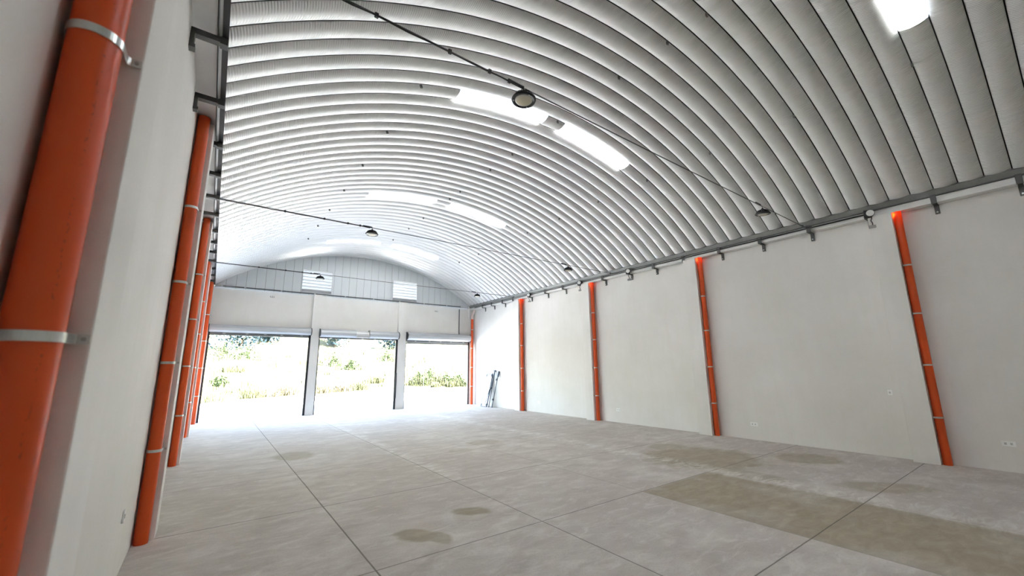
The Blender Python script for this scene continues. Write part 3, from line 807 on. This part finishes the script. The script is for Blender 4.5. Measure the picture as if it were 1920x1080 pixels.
# loose weeds all over the slope, past counting
r = random.Random(91); mb = MB()
for i in range(520):
    y = 40 + 62 * r.random() ** 1.2; x = .34 + (y) * (-.06 + .70 * r.random())
    z = gz(x, y); sz = (.35 + .5 * r.random()) * (1 + y / 120)
    for k in range(9):
        d = r.random() * 2 * PI; bx, by = x + r.gauss(0, .35) * sz, y + r.gauss(0, .35) * sz
        h = sz * (.4 + .6 * r.random()); lx, ly = math.cos(d) * h * .4 * r.random(), math.sin(d) * h * .4 * r.random(); wd = .03 + .03 * r.random()
        px, py = -math.sin(d) * wd, math.cos(d) * wd
        mb.add([(bx - px, by - py, z - .06), (bx + px, by + py, z - .06), (bx + lx * .5 + px * .7, by + ly * .5 + py * .7, z + h * .6), (bx + lx * .5 - px * .7, by + ly * .5 - py * .7, z + h * .6), (bx + lx, by + ly, z + h)], [(0, 1, 2, 3), (3, 2, 4)])
tag(mb.build('grass', 'tuft'), 'loose weeds and grass tufts scattered over the slope', 'grass', kind='stuff')
# stones at the yard edge
for n_, (x, y, s) in enumerate(((11.7, 33.6, .16), (12.6, 33.2, .2))):
    bm = bmesh.new(); bmesh.ops.create_icosphere(bm, subdivisions=2, radius=s)
    for v in bm.verts: v.co *= 1 + R.uniform(-.12, .12); v.co.z *= .45
    mb = MB(); bm.verts.index_update(); mb.add([v.co for v in bm.verts], [[v.index for v in f.verts] for f in bm.faces]); bm.free()
    o = mb.build('stone', 'grey'); o.location = (x, y, s * .3 - .02)
    tag(o, ['small grey stone in the yard', 'larger flat grey stone in the yard'][n_] + ' seen through the middle opening', 'stone')
# trees on the far ridge
def tree_parts(rad, ht, seed):
    r = random.Random(seed); mb = MB()
    for b_ in range(9):
        a = r.random() * 2 * PI; q = rad * .55 * r.random(); c = Vector((q * math.cos(a), q * math.sin(a), ht * (.12 + .62 * r.random()))); br_ = rad * (.45 + .3 * r.random())
        for i in range(170):
            d = Vector((r.gauss(0, 1), r.gauss(0, 1), r.gauss(0, 1))).normalized(); p = c + d * br_ * (.8 + .25 * r.random()); s = .22 + .3 * r.random()
            t1 = d.cross(Vector((r.gauss(0, 1), r.gauss(0, 1), r.gauss(0, 1)))).normalized(); t2 = (d.cross(t1) + d * .4).normalized()
            mb.add([p - t1 * s, p + t2 * s * .6, p + t1 * s, p - t2 * s * .6], [(0, 1, 2, 3)])
    tr = MB().tube([(0, 0, -.3), (.1, 0, ht * .3), (0, .1, ht * .6)], [.28, .2, .1], 8)
    return mb, tr
protos = []
TR = [(-3, 118, 5), (1.5, 124, 5.5), (5, 120, 5), (8.4, 126, 5.6), (12, 122, 4.8), (-10, 122, 5.2), (-14, 124, 4.6), (26, 128, 4.8), (30.5, 122, 5.4), (35, 128, 5.6), (39.5, 122, 5.0), (-12, 130, 4.6), (-17, 126, 5.0), (-7, 130, 6)]
TN = ['nearest the plain wall end', 'second along the ridge', 'third along the ridge', 'fourth along the ridge', 'fifth along the ridge', 'sixth along the ridge', 'seventh along the ridge', 'eighth along the ridge', 'ninth along the ridge',
      'tenth along the ridge', 'eleventh along the ridge', 'twelfth along the ridge', 'thirteenth along the ridge', 'in front of the first one']
for n_, (x, y, rad) in enumerate(TR):
    y += 16 * math.sin(n_ * 2.4); rad *= 1 + .25 * math.sin(n_ * 4.1)
    lab = f'bluish green tree on the far ridge, {TN[n_]}' 
    a, b = tree_parts(rad, 9.5, 50 + n_)
    plant('tree', [('crown', a, 'tree'), ('trunk', b, 'bark')], (x, y, gz(x, y)), lab, 'tree', 'trees on the far ridge')

# ------------------------------------------------------------------ light
wd = bpy.data.worlds.new('sky'); SC.world = wd; wd.use_nodes = True
nt = wd.node_tree; bg = nt.nodes['Background']
sk = nt.nodes.new('ShaderNodeTexSky'); sk.sky_type = 'NISHITA'; sk.sun_disc = False
EL, AZ = math.radians(45), math.radians(153)     # azimuth measured from +y towards +x
sk.sun_elevation = EL; sk.sun_rotation = AZ; sk.air_density = 1.2; sk.dust_density = 1.0
hs = nt.nodes.new('ShaderNodeHueSaturation'); hs.inputs['Saturation'].default_value = .85; L(nt, sk.outputs[0], hs.inputs['Color']); L(nt, hs.outputs[0], bg.inputs[0]); bg.inputs[1].default_value = .075
sd = bpy.data.lights.new('sun', 'SUN'); sd.energy = 5.0; sd.angle = math.radians(.6); sd.color = (1, .98, .95)
so = bpy.data.objects.new('sun', sd); COL.objects.link(so)
d = Vector((math.cos(EL) * math.sin(AZ), math.cos(EL) * math.cos(AZ), math.sin(EL)))
so.rotation_euler = d.to_track_quat('Z', 'Y').to_euler()

# ------------------------------------------------------------------ camera
yaw, pit, rol = .63189, .19432, -.01026
fw = Vector((math.sin(yaw) * math.cos(pit), math.cos(yaw) * math.cos(pit), math.sin(pit)))
r0 = Vector((math.cos(yaw), -math.sin(yaw), 0)); u0 = r0.cross(fw)
rt = r0 * math.cos(rol) + u0 * math.sin(rol); up = u0 * math.cos(rol) - r0 * math.sin(rol)
cd = bpy.data.cameras.new('camera'); co = bpy.data.objects.new('camera', cd); COL.objects.link(co)
co.matrix_world = Matrix(((rt.x, up.x, -fw.x, .3441), (rt.y, up.y, -fw.y, 0), (rt.z, up.z, -fw.z, 2.0498), (0, 0, 0, 1)))
cd.sensor_width = 36; cd.lens = 759.864 / 1920 * 36; cd.clip_start = .05; cd.clip_end = 600
cd.dof.use_dof = True; cd.dof.focus_distance = 12; cd.dof.aperture_fstop = 1.8
SC.camera = co

SC.view_settings.view_transform = 'Standard'; SC.view_settings.look = 'None'
SC.view_settings.gamma = 1; SC.view_settings.use_curve_mapping = False
SC.view_settings.exposure = 5.57
SC.cycles.use_denoising = True
SC.cycles.max_bounces = 14; SC.cycles.diffuse_bounces = 9; SC.cycles.glossy_bounces = 5; SC.cycles.transmission_bounces = 6
SC.cycles.sample_clamp_indirect = 12
SC.cycles.caustics_reflective = False; SC.cycles.caustics_refractive = False
